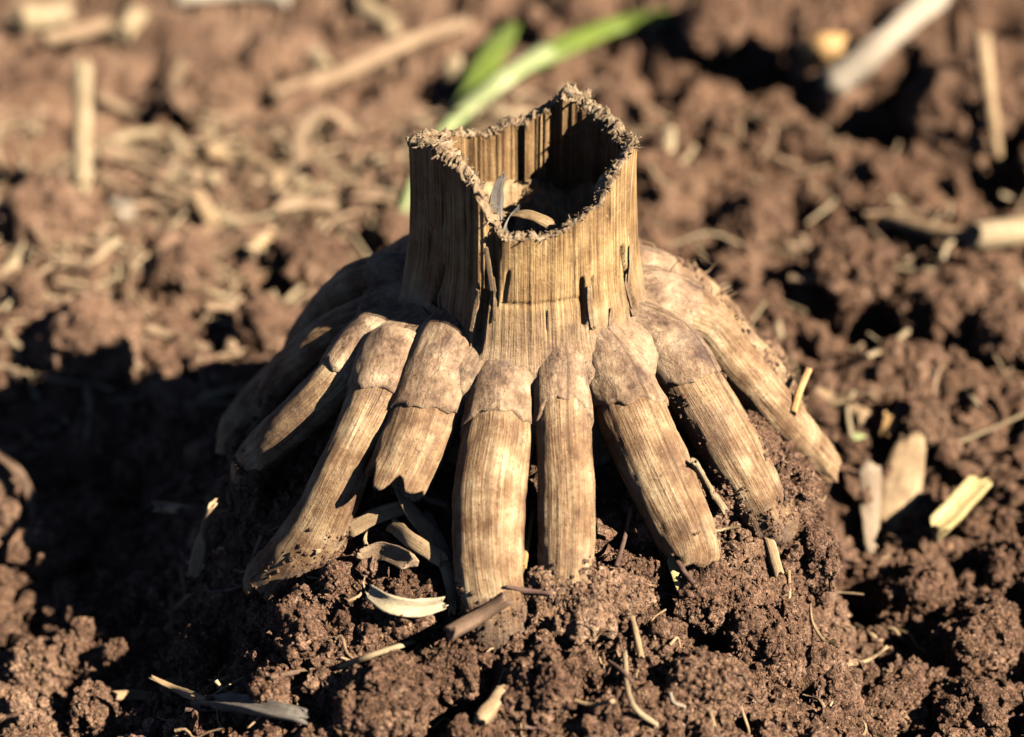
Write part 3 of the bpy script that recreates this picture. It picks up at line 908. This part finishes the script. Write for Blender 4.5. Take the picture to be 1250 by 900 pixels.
lying('wood_chip', [(985, 78), (1002, 76), (1020, 72)], 42, 'orange_chip', 'round orange tan chip beside the lower end of the bleached straw', 'wood chip', lift=.15, taper=(.7, 1, .75))
lying('leaf_chip', [(1078, 560), (1083, 536)], 16, 'orange_chip', 'tiny orange leaf scrap beyond the right hand roots', 'leaf chip', 'flat', lift=.1)
lying('leaf_chip', [(1038, 541), (1052, 537)], 14, 'green_stem', 'tiny pale green scrap beside the orange leaf scrap', 'leaf chip', 'flat', lift=.1)
lying('straw', [(25, 40), (60, 36), (84, 30)], 32, 'pale_straw', 'pale straw chunk at the far left of the litter', lift=.3)
lying('straw', [(55, 62), (100, 52), (132, 42)], 18, 'dusty_straw', 'tan straw lying beside the pale chunk at the far left', lift=.25)
lying('dry_leaf', [(120, 128), (168, 150), (205, 128), (226, 88)], 17, 'dusty_straw', 'curved tan dry leaf strip hooked round a dark hole', 'dry leaf', 'flat', lift=.25, thick=.14)
lying('dry_leaf', [(372, 232), (368, 190), (395, 166), (440, 172)], 20, 'dusty_straw', 'tan dry leaf strip arching over blurred crumbs left of the stub', 'dry leaf', 'flat', lifts=[.1, .5, .6, .2], thick=.14)
lying('straw', [(120, 195), (180, 205), (245, 228)], 16, 'dusty_straw', 'tan straw lying behind the short standing straw', lift=.2)
lying('straw', [(250, 195), (300, 205), (345, 232)], 20, 'tan_straw', 'tan straw slanting down between dark hollows left of the stub', lift=.2)
lying('wood_chip', [(140, 262), (158, 268)], 26, 'white_straw', 'small whitish chip on the blurred left soil', 'wood chip', lift=.15)
lying('straw', [(150, 60), (170, 30)], 26, 'pale_straw', 'stubby pale straw end standing among the far litter', lift=.3)
lying('straw', [(215, 10), (290, 4), (350, 10)], 16, 'white_straw', 'grey white straw along the top of the far litter', lift=.2)
lying('straw', [(240, 250), (262, 290)], 22, 'tan_straw', 'short tan straw pointing towards the camera on the left soil', lift=.2)
lying('straw', [(305, 320), (330, 296)], 20, 'tan_straw', 'short tan straw left of the mound near a dark hole', lift=.2)
lying('straw', [(552, 88), (556, 118)], 24, 'pale_straw', 'small pale straw end just behind the stub beside the grass', lift=.25)
lying('straw', [(440, 20), (480, 46)], 26, 'pale_straw', 'short pale straw behind the long curving straw', lift=.25)
lying('wood_chip', [(385, 78), (398, 96)], 24, 'pale_straw', 'small pale chip lying above the long curving straw', 'wood chip', lift=.2)

# green grass behind the stub
g0 = at(492, 268, .1)
grass = empty('grass_plant', g0, 'bright green grass shoot with two blades behind the stub', 'grass')
def grass_part(name, pix, lifts, wpx, mat, taper, ref=(0, -.5, 1), thick=.2):
    pts = [at(x, y, q) for (x, y), q in zip(pix, lifts)]
    d = np.linalg.norm(np.mean(pts, 0) - CAM)
    return strip(name, pts, wpx * d / FPX, mat, None, None, 'flat', seed=nxt(), taper=taper, thick=thick, ref=ref, parent=grass, origin=g0, settle=False)
grass_part('stem', [(488, 275), (515, 222), (560, 170), (620, 128), (668, 98)], [.1, .3, .5, .6, .7], 26, 'green_stem', (.3, .55, .95, 1.1), thick=.4)
grass_part('blade', [(640, 112), (690, 82), (750, 52), (812, 24)], [.6, .5, .4, .1], 32, 'green_blade', (.8, 1, .95, .7))
grass_part('blade', [(562, 170), (582, 134), (606, 95), (630, 52)], [.45, .6, .7, .5], 34, 'green_blade', (.7, 1, .9, .35))

# foreground pieces
lying('husk_strip', [(242, 868), (285, 872), (330, 880), (372, 888)], 27, 'grey_husk', 'dark grey weathered husk strip lying on crumbs in front', 'husk strip', 'curl', lift=.12, thick=.5, taper=(.6, 1, 1, .8))
lying('straw', [(186, 834), (215, 848), (256, 866)], 11, 'tan_straw', 'thin tan straw running into the grey husk strip', lift=.1, taper=(.5, 1, 1))
lying('straw', [(140, 856), (175, 856), (206, 862)], 13, 'tan_straw', 'short tan straw lying behind the thin straw and grey husk', lift=.08)
lying('husk_flake', [(452, 752), (480, 768), (515, 772), (545, 766)], 22, 'white_husk', 'curved white husk flake under the crumb arch left of the front root', 'husk flake', 'curl', lift=.25, thick=.4, taper=(.7, 1, 1, .7), ref=(0, -1, .5))
lying('dry_leaf', [(482, 622), (500, 655), (528, 690), (548, 730), (553, 765)], 19, 'tan_straw', 'twisted dry leaf strip hanging below the snapped root', 'dry leaf', 'flat', lifts=[.5, .45, .4, .35, .2], thick=.3, taper=(.5, 1, 1.2, .9, .6), ref=(.5, -1, .5))
lying('dry_leaf', [(478, 668), (505, 690), (540, 712)], 20, 'tan_straw', 'crumpled tan leaf scrap leaning on the twisted leaf strip', 'dry leaf', 'flat', lift=.35, thick=.3, ref=(0, -1, .6))
lying('leaf_scrap', [(428, 668), (455, 652), (492, 640)], 20, 'tan_straw', 'tan leaf scrap lying level under the snapped root', 'leaf scrap', 'flat', lift=.25, thick=.3, ref=(0, -1, .8))
lying('leaf_scrap', [(440, 700), (470, 690), (505, 705)], 24, 'dusty_straw', 'soil dusted leaf scrap below the level tan scrap', 'leaf scrap', 'curl', lift=.2, thick=.4, ref=(0, -1, .8))
lying('leaf_scrap', [(522, 650), (540, 690), (556, 728)], 14, 'chip_skin', 'greyish leaf scrap beside the twisted leaf strip', 'leaf scrap', 'flat', lift=.3, thick=.3, ref=(.6, -1, .4))
lying('twig', [(548, 796), (585, 775), (622, 752)], 20, 'brown_twig', 'dark brown twig lying across the foot of the front root', 'twig', lift=.28)
lying('straw', [(413, 822), (455, 806), (505, 790)], 7, 'pale_straw', 'thin cream straw lying left of the dark brown twig', lift=.08)
lying('straw', [(386, 690), (425, 664), (466, 640)], 8, 'pale_straw', 'thin cream straw leaning behind the long left root', lift=.2)
lying('twig', [(330, 836), (375, 826), (402, 816)], 6, 'brown_twig', 'thin dark twig left of the thin cream straw', 'twig', lift=.06)
lying('straw', [(808, 682), (818, 712), (830, 748)], 12, 'yellow_straw', 'flat yellow straw below the ragged right front root', lift=.3, kind='flat', thick=.3)
lying('twig', [(824, 742), (834, 756), (846, 770)], 6, 'purple_twig', 'fine purple brown twig at the lower end of the yellow straw', 'twig', lift=.1)
lying('straw', [(762, 808), (766, 855), (778, 880), (802, 897)], 7, 'pale_straw', 'thin bent cream straw in front below the big crumbly clod', lift=.15)
lying('straw', [(770, 762), (776, 785), (782, 812)], 8, 'tan_straw', 'thin tan straw upright on the flank of the clod', lift=.12)
lying('straw', [(846, 580), (864, 610), (884, 640)], 9, 'pale_straw', 'thin cream straw wedged between the two right front roots', lift=.2)
lying('straw', [(938, 668), (944, 690), (950, 712)], 14, 'tan_straw', 'stubby tan straw below the tip of a right root', lift=.12)
lying('root_strand', [(996, 812), (1025, 822), (1056, 818), (1082, 800)], 5, 'tan_straw', 'fine looping root strand bridging the gap right of the mound', 'root strand', lift=.15)
lying('root_strand', [(905, 838), (925, 872), (935, 860)], 4, 'brown_twig', 'fine dark root strand on the front right flank', 'root strand', lift=.05)
lying('root_strand', [(818, 850), (822, 862), (836, 868)], 4, 'white_straw', 'tiny hooked white root strand in the front soil', 'root strand', lift=.06)
lying('twig', [(618, 728), (640, 733), (672, 736)], 7, 'purple_twig', 'short purple brown twig against the right side of the front root', 'twig', lift=.15, taper=(.5, 1, .8))
lying('twig', [(752, 700), (762, 672), (770, 648)], 6, 'purple_twig', 'purple brown twig standing between the right front roots', 'twig', lifts=[.1, .2, .35])
lying('twig', [(742, 815), (760, 828), (772, 842)], 5, 'purple_twig', 'short purple brown twig beside the thin bent straw', 'twig', lift=.1)
lying('husk_flake', [(197, 688), (212, 690), (230, 694)], 22, 'tan_straw', 'tan husk flake catching sun on the dark left slope', 'husk flake', 'flat', lift=1.0, thick=.4)
lying('husk_flake', [(238, 725), (252, 706), (268, 690)], 18, 'tan_straw', 'narrow tan husk flake right of the other flake on the dark slope', 'husk flake', 'flat', lifts=[.3, .7, 1.0], thick=.4)
lying('straw', [(196, 608), (222, 592), (246, 566)], 7, 'brown_twig', 'dark straw in the shade on the left slope', lift=.1)
lying('straw', [(512, 626), (528, 634), (546, 640)], 9, 'purple_twig', 'pinkish scrap in the dark gap left of the front root', lift=.3)
lying('dry_leaf', [(-12, 560), (22, 590), (40, 625), (44, 660)], 14, 'brown_twig', 'dull dark leaf blade bent over in the shade on the left', 'dry leaf', 'flat', lift=.25, thick=.25, taper=(1, 1, .9, .5))
lying('straw', [(585, 888), (602, 868), (616, 850)], 20, 'tan_straw', 'stubby tan straw end in the front soil below the twig', lift=.1)
lying('straw', [(640, 700), (644, 680), (650, 655)], 6, 'orange_chip', 'thin orange sliver between the two front roots', lifts=[.1, .2, .4])
lying('straw', [(1042, 770), (1060, 780), (1076, 790)], 6, 'tan_straw', 'thin straw in the dark gap right of the mound', lift=.1)
lying('straw', [(690, 870), (720, 880), (748, 876)], 6, 'tan_straw', 'thin straw pressed into the front soil', lift=.06)
lying('straw', [(985, 478), (975, 492), (968, 508)], 9, 'orange_chip', 'small pointed orange sliver behind the right root tip', lifts=[.4, .2, .05])

# scraps inside the hollow stub
def inside(name, pts, wd, mat, label, cat, **kw):
    return strip(name, pts, wd, mat, label, cat, seed=nxt(), settle=False, **kw)
inside('pith_strip', [(-.22, -.40, 4.02), (.0, -.55, 4.12), (.28, -.75, 4.10), (.56, -1.0, 3.98)], .22, 'pith', 'tan strip of pith lying inside the hollow stub', 'pith strip', kind='flat', thick=.3, taper=(.8, 1, .95, .8))
inside('husk_curl', [(-.42, -.55, 3.73), (-.40, -.45, 4.08), (-.36, -.40, 4.40), (-.28, -.36, 4.56)], .20, 'grey_husk', 'grey curled husk scrap standing inside the hollow stub', 'husk curl', kind='curl', thick=.35, taper=(1.1, 1, .9, .4), ref=(.5, -1, .2))
inside('husk_curl', [(-.30, -.6, 3.73), (-.18, -.5, 4.03), (-.08, -.5, 4.20)], .13, 'grey_husk', 'shorter grey husk splinter beside the curled scrap inside the stub', 'husk curl', kind='curl', thick=.35, taper=(1, 1, .3), ref=(.4, -1, .2))

# ------------------------------------------------------------------ loose crumbs (stuff)
def crumbs(name, n, region, rmin, rmax, power, sub, seed, mat, inside_roots=False):
    g = np.random.default_rng(seed)
    x = g.uniform(region[0], region[1], n); y = g.uniform(region[2], region[3], n)
    r = np.hypot(x, y)
    keep = r > 2.2
    x, y = x[keep], y[keep]
    n = len(x)
    rad = rmin * (1 - g.random(n) * (1 - (rmin / rmax) ** power)) ** (-1 / power)
    z = ground_z(x, y) + rad * g.uniform(-.1, .6, n)
    v, f = ICO[sub]
    nv = len(v)
    var = []
    for k in range(24):
        w_ = v * np.array([g.uniform(.7, 1.3), g.uniform(.7, 1.3), g.uniform(.6, 1.1)])
        w_ = w_ * (1 + .45 * vnoise(w_[:, 0] * 1.6 + k * 7, w_[:, 1] * 1.6, w_[:, 2] * 1.6, 500 + k))[:, None]
        w_ = w_ * (1 + .22 * vnoise(w_[:, 0] * 4 + k * 7, w_[:, 1] * 4, w_[:, 2] * 4, 540 + k))[:, None]
        var.append(w_)
    var = np.array(var)
    kk = g.integers(0, 24, n)
    q = g.normal(size=(n, 4)); q /= np.linalg.norm(q, axis=1)[:, None]
    a, b, c, d = q.T
    Rm = np.stack([1 - 2 * (c * c + d * d), 2 * (b * c - a * d), 2 * (b * d + a * c), 2 * (b * c + a * d), 1 - 2 * (b * b + d * d), 2 * (c * d - a * b),
                   2 * (b * d - a * c), 2 * (c * d + a * b), 1 - 2 * (b * b + c * c)], -1).reshape(n, 3, 3)
    W = np.einsum('nij,nvj->nvi', Rm, var[kk]) * rad[:, None, None] + np.stack([x, y, z], 1)[:, None, :]
    F = (f[None] + (np.arange(n) * nv)[:, None, None]).reshape(-1, 3)
    o = link_mesh(name, W.reshape(-1, 3), F, mat, smooth=False)
    return tag(o, 'loose brown soil crumbs strewn over the mound and the ground', 'soil crumbs', kind='stuff')

crumbs('soil_crumbs', 7500, (-6.8, 7.6, -6.8, .6), .03, .11, 2.0, 2, 71, CLODM)
crumbs('soil_grains', 26000, (-6.4, 7.2, -6.4, .6), .012, .04, 1.6, 1, 75, CLODM)
crumbs('soil_crumbs', 900, (-6.8, 7.6, -6.8, 0), .09, .20, 2.5, 3, 72, CLODM)
crumbs('soil_crumbs', 2600, (-10, 10, 0, 14), .07, .40, 2.0, 2, 73, SOIL)

# straw litter far behind: too many and too blurred to count
def litter(n, seed, mat, label):
    g = np.random.default_rng(seed)
    Vs, Fs, Us, off = [], [], [], 0
    for i in range(n):
        x = g.uniform(-10.5, 1.5) if g.random() < .84 else g.uniform(2, 10); y = 3.2 + 11.8 * g.random() ** (.65 if x < 2 else 1)
        a = g.uniform(0, math.pi); L = g.uniform(.4, 1.7); wd = g.uniform(.035, .11) if g.random() < .85 else g.uniform(.12, .28)
        z = float(ground_z(x, y)[0]) + .12
        dirv = np.array([math.cos(a), math.sin(a), g.normal() * .25])
        m_ = np.array([x, y, z]); bend = np.array([-math.sin(a), math.cos(a), .4]) * g.normal() * .12 * L
        P, s = smooth_path([m_ - dirv * L / 2, m_ + bend, m_ + dirv * L / 2], 8)
        V, uv, A, SS = tube(P, np.full(8, wd / 2), 8, (0, 0, 1), None, g.uniform(.25, 1))
        Vs.append(V); Us.append(uv + i * 3.7); Fs.append(grid_faces(8, 8) + off); off += len(V)
    o = link_mesh('straw_litter', np.concatenate(Vs), np.concatenate(Fs), M[mat], uv=np.concatenate(Us))
    tag(o, label, 'straw litter', kind='stuff')
litter(520, 5, 'dusty_straw', 'scattered tan straw litter on the soil behind the stub')
litter(380, 6, 'pale_straw', 'scattered cream straw bits among the tan litter behind the stub')

# fine hairs on the right hand root
g = np.random.default_rng(9)
def hairs(root, P, R, n, ln):
    Vs, Fs, Us, off = [], [], [], 0
    for i in range(n):
        k = g.integers(8, len(P) - 8)
        c = P[k]; out = np.array([c[0], c[1], 0]); out /= np.linalg.norm(out)
        nrm = out * g.uniform(.1, .8) + np.array([0, 0, 1]) + g.normal(size=3) * .35
        nrm /= np.linalg.norm(nrm)
        p0 = c + nrm * R[k] * .95; l = ln * g.uniform(.4, 1.2)
        Q, s = smooth_path([p0, p0 + nrm * l * .5 + g.normal(size=3) * .04, p0 + nrm * l + g.normal(size=3) * .10], 6)
        V, uv, _, _ = tube(Q, np.linspace(.012, .004, 6), 5, (.3, .9, .1))
        Vs.append(V); Us.append(uv); Fs.append(grid_faces(6, 5) + off); off += len(V)
    o = link_mesh('root_hairs', np.concatenate(Vs), np.concatenate(Fs), M['tan_straw'], root, uv=np.concatenate(Us))
    o['kind'] = 'stuff'
hairs(*ROOTS[9], 24, .16)
hairs(*ROOTS[10], 16, .2)

def stuck_grains(name, pts, rmin, rmax, seed, label, mat=CLODM, parent=None, uv=None):
    g = np.random.default_rng(seed)
    v, f = ICO[1]
    n = len(pts)
    W = v[None] * (1 + .35 * g.normal(size=(n, len(v), 1)).clip(-1, 1)) * (rmin * (rmax / rmin) ** (g.random(n) ** 2))[:, None, None] * g.uniform(.7, 1.3, (n, 1, 3)) + pts[:, None, :]
    F = (f[None] + (np.arange(n) * len(v))[:, None, None]).reshape(-1, 3)
    o = link_mesh(name, W.reshape(-1, 3), F, mat, parent, uv=None if parent is None else W.reshape(-1, 3)[:, :2], smooth=False)
    if parent is None:
        tag(o, label, 'soil grains', kind='stuff')
    else:
        o['kind'] = 'stuff'
g = np.random.default_rng(77)
sel = []
for W_, n_, r_ in CLOD_SKIN:
    sel.append(W_[g.choice(len(W_), int(min(len(W_) * .5, 900 * r_ / .4)))])
stuck_grains('soil_grains', np.concatenate(sel), .013, .05, 78, 'tiny soil grains clinging to the clods')
sel = []
for o_, P_, R_ in ROOTS:
    me_ = o_.data
    co = np.empty(len(me_.vertices) * 3, np.float32); me_.vertices.foreach_get('co', co); co = co.reshape(-1, 3) / S
    dd = np.empty(len(co), np.float32); me_.attributes['dirt'].data.foreach_get('value', dd)
    pk = (dd + .5 * fbm(co[:, 0] * 3, co[:, 1] * 3, co[:, 2] * 3, 79, 3)) > .42
    c_ = co[pk & (g.random(len(co)) < .34)]
    sel.append(c_)
stuck_grains('soil_grains', np.concatenate(sel), .012, .045, 80, 'soil grains crusted on the feet of the roots')

# torn fibres standing up along the rim of the stub
Vs, Fs, Us, off = [], [], [], 0
for i in range(900):
    k = g.integers(0, NU); q = g.uniform(-.05, 1.05)
    a = np.radians(thd[k]); rr_ = Ro[k] - thick[k] * q
    p0 = np.array([rr_ * math.sin(a), -rr_ * math.cos(a), rz[k] + tilt[0][k] * q - .005])
    l = g.uniform(.02, .08)
    d_ = g.normal(size=3) * np.array([1, 1, .7]) + np.array([0, 0, .45])
    d_ /= np.linalg.norm(d_)
    Q, s_ = smooth_path([p0 - d_ * l * .2, p0 + d_ * l * .35, p0 + d_ * l * .8 + g.normal(size=3) * .025], 4)
    V_, uv_, _, _ = tube(Q, np.linspace(.017, .008, 4) * g.uniform(.5, 1.5), 5, (.3, .9, .1), None, g.uniform(.35, .8))
    Vs.append(V_); Us.append(uv_ + i * .37); Fs.append(grid_faces(4, 5) + off); off += len(V_)
o = link_mesh('rim_fibres', np.concatenate(Vs), np.concatenate(Fs), M['rim'], stub, uv=np.concatenate(Us))
o['kind'] = 'stuff'

# fine rootlets and plant threads worked into the soil: nobody could count them
def threads(n, region, seed, mat, label):
    g = np.random.default_rng(seed)
    Vs, Fs, Us, off = [], [], [], 0
    while n > 0:
        x = g.uniform(region[0], region[1]); y = g.uniform(region[2], region[3])
        if math.hypot(x, y) < 2.9: continue
        n -= 1
        a = g.uniform(0, 2 * math.pi); l = g.uniform(.2, .8)
        q = np.linspace(-.5, .5, 5)[:, None] * l * np.array([math.cos(a), math.sin(a)]) + g.normal(size=(5, 2)) * .06 * l + np.array([x, y])
        z = ground_z(q[:, 0], q[:, 1]); z = np.maximum(z, z.mean()) + .03 + np.abs(g.normal(size=5)) * .04
        P_, s_ = smooth_path(np.column_stack([q, z]), 12)
        wd = g.uniform(.012, .035)
        V_, uv_, _, _ = tube(P_, np.linspace(wd, wd * .4, 12), 5, (.1, .2, 1))
        Vs.append(V_); Us.append(uv_ + n * 1.7); Fs.append(grid_faces(12, 5) + off); off += len(V_)
    tag(link_mesh('plant_fibres', np.concatenate(Vs), np.concatenate(Fs), M[mat], uv=np.concatenate(Us)), label, 'plant fibres', kind='stuff')
threads(170, (-5, 6.8, -6, .5), 91, 'tan_straw', 'fine tan plant fibres tangled in the soil')
threads(110, (-5, 6.8, -6, .5), 92, 'purple_twig', 'fine purple brown rootlets tangled in the soil')
pk = g.choice(len(P0), 260)
stuck_grains('rim_crumbs', P0[pk] + g.normal(size=(len(pk), 3)) * .01, .006, .034, 94, None, M['rim'], stub)
for a_, q, l_, w_, d_ in ((155, .5, .12, .26, .10), (148, .3, .09, .16, .3), (128, .7, .16, .07, -.3), (112, .8, .18, .06, -.5), (146, .9, .22, .05, -.5), (-24, .4, .14, .08, .2), (70, .5, .12, .10, .2), (-64, .4, .10, .10, .3), (20, .3, .12, .06, .3)):
    k = int((a_ + 180) / 360 * NU) % NU
    a = math.radians(a_); rr_ = Ro[k] - thick[k] * q
    p0 = np.array([rr_ * math.sin(a), -rr_ * math.cos(a), rz[k] - .03])
    out = np.array([math.sin(a), -math.cos(a), 0])
    strip('rim_flake', [p0, p0 + np.array([0, 0, l_ * .55]) + out * d_ * .10, p0 + np.array([0, 0, l_ * (1 if d_ > 0 else .3)]) + out * d_ * .32], w_, 'rim', None, None, 'flat', seed=nxt(), taper=(1, 1.1, .6), thick=.4, ref=out, parent=stub, origin=(0, 0, 0), settle=False)

# splinters of rind peeling from the stalk
for a_, z0, z1, w_, lift_, lean_ in ((-19, 4.10, 3.5, .07, .04, 3), (-15.5, 3.7, 3.15, .05, .03, 2), (-23, 3.5, 2.9, .06, .04, -3), (31, 3.5, 2.95, .09, .025, 1), (66, 3.7, 2.8, .10, .04, -5), (58, 3.4, 2.9, .05, .03, 3),
                                     (-55, 3.2, 2.8, .05, .06, 3), (44, 3.1, 2.7, .06, .02, -2)):
    pts = []
    for k in range(5):
        f_ = k / 4; z = z0 + (z1 - z0) * f_; a = a_ + lean_ * f_
        rr_ = float(stalk_r(np.array([a]), np.array([z]))[0]) + .012 + lift_ * (abs(f_ - .5) * 2) ** 3 * (1 if f_ < .5 else .4)
        rr_ = max(rr_, 1.47 if abs(a_) < 24 or a_ > 0 else 1.25)
        pts.append((rr_ * math.sin(math.radians(a)), -rr_ * math.cos(math.radians(a)), z))
    am = math.radians(a_)
    strip('rind_splinter', pts, w_, 'stalk' if a_ > -20 else 'rim', None, None, 'flat', seed=nxt(), taper=(.8, 1, 1, .85), thick=.16, ref=(math.sin(am), -math.cos(am), .1), parent=stub, origin=(0, 0, 0), settle=False)
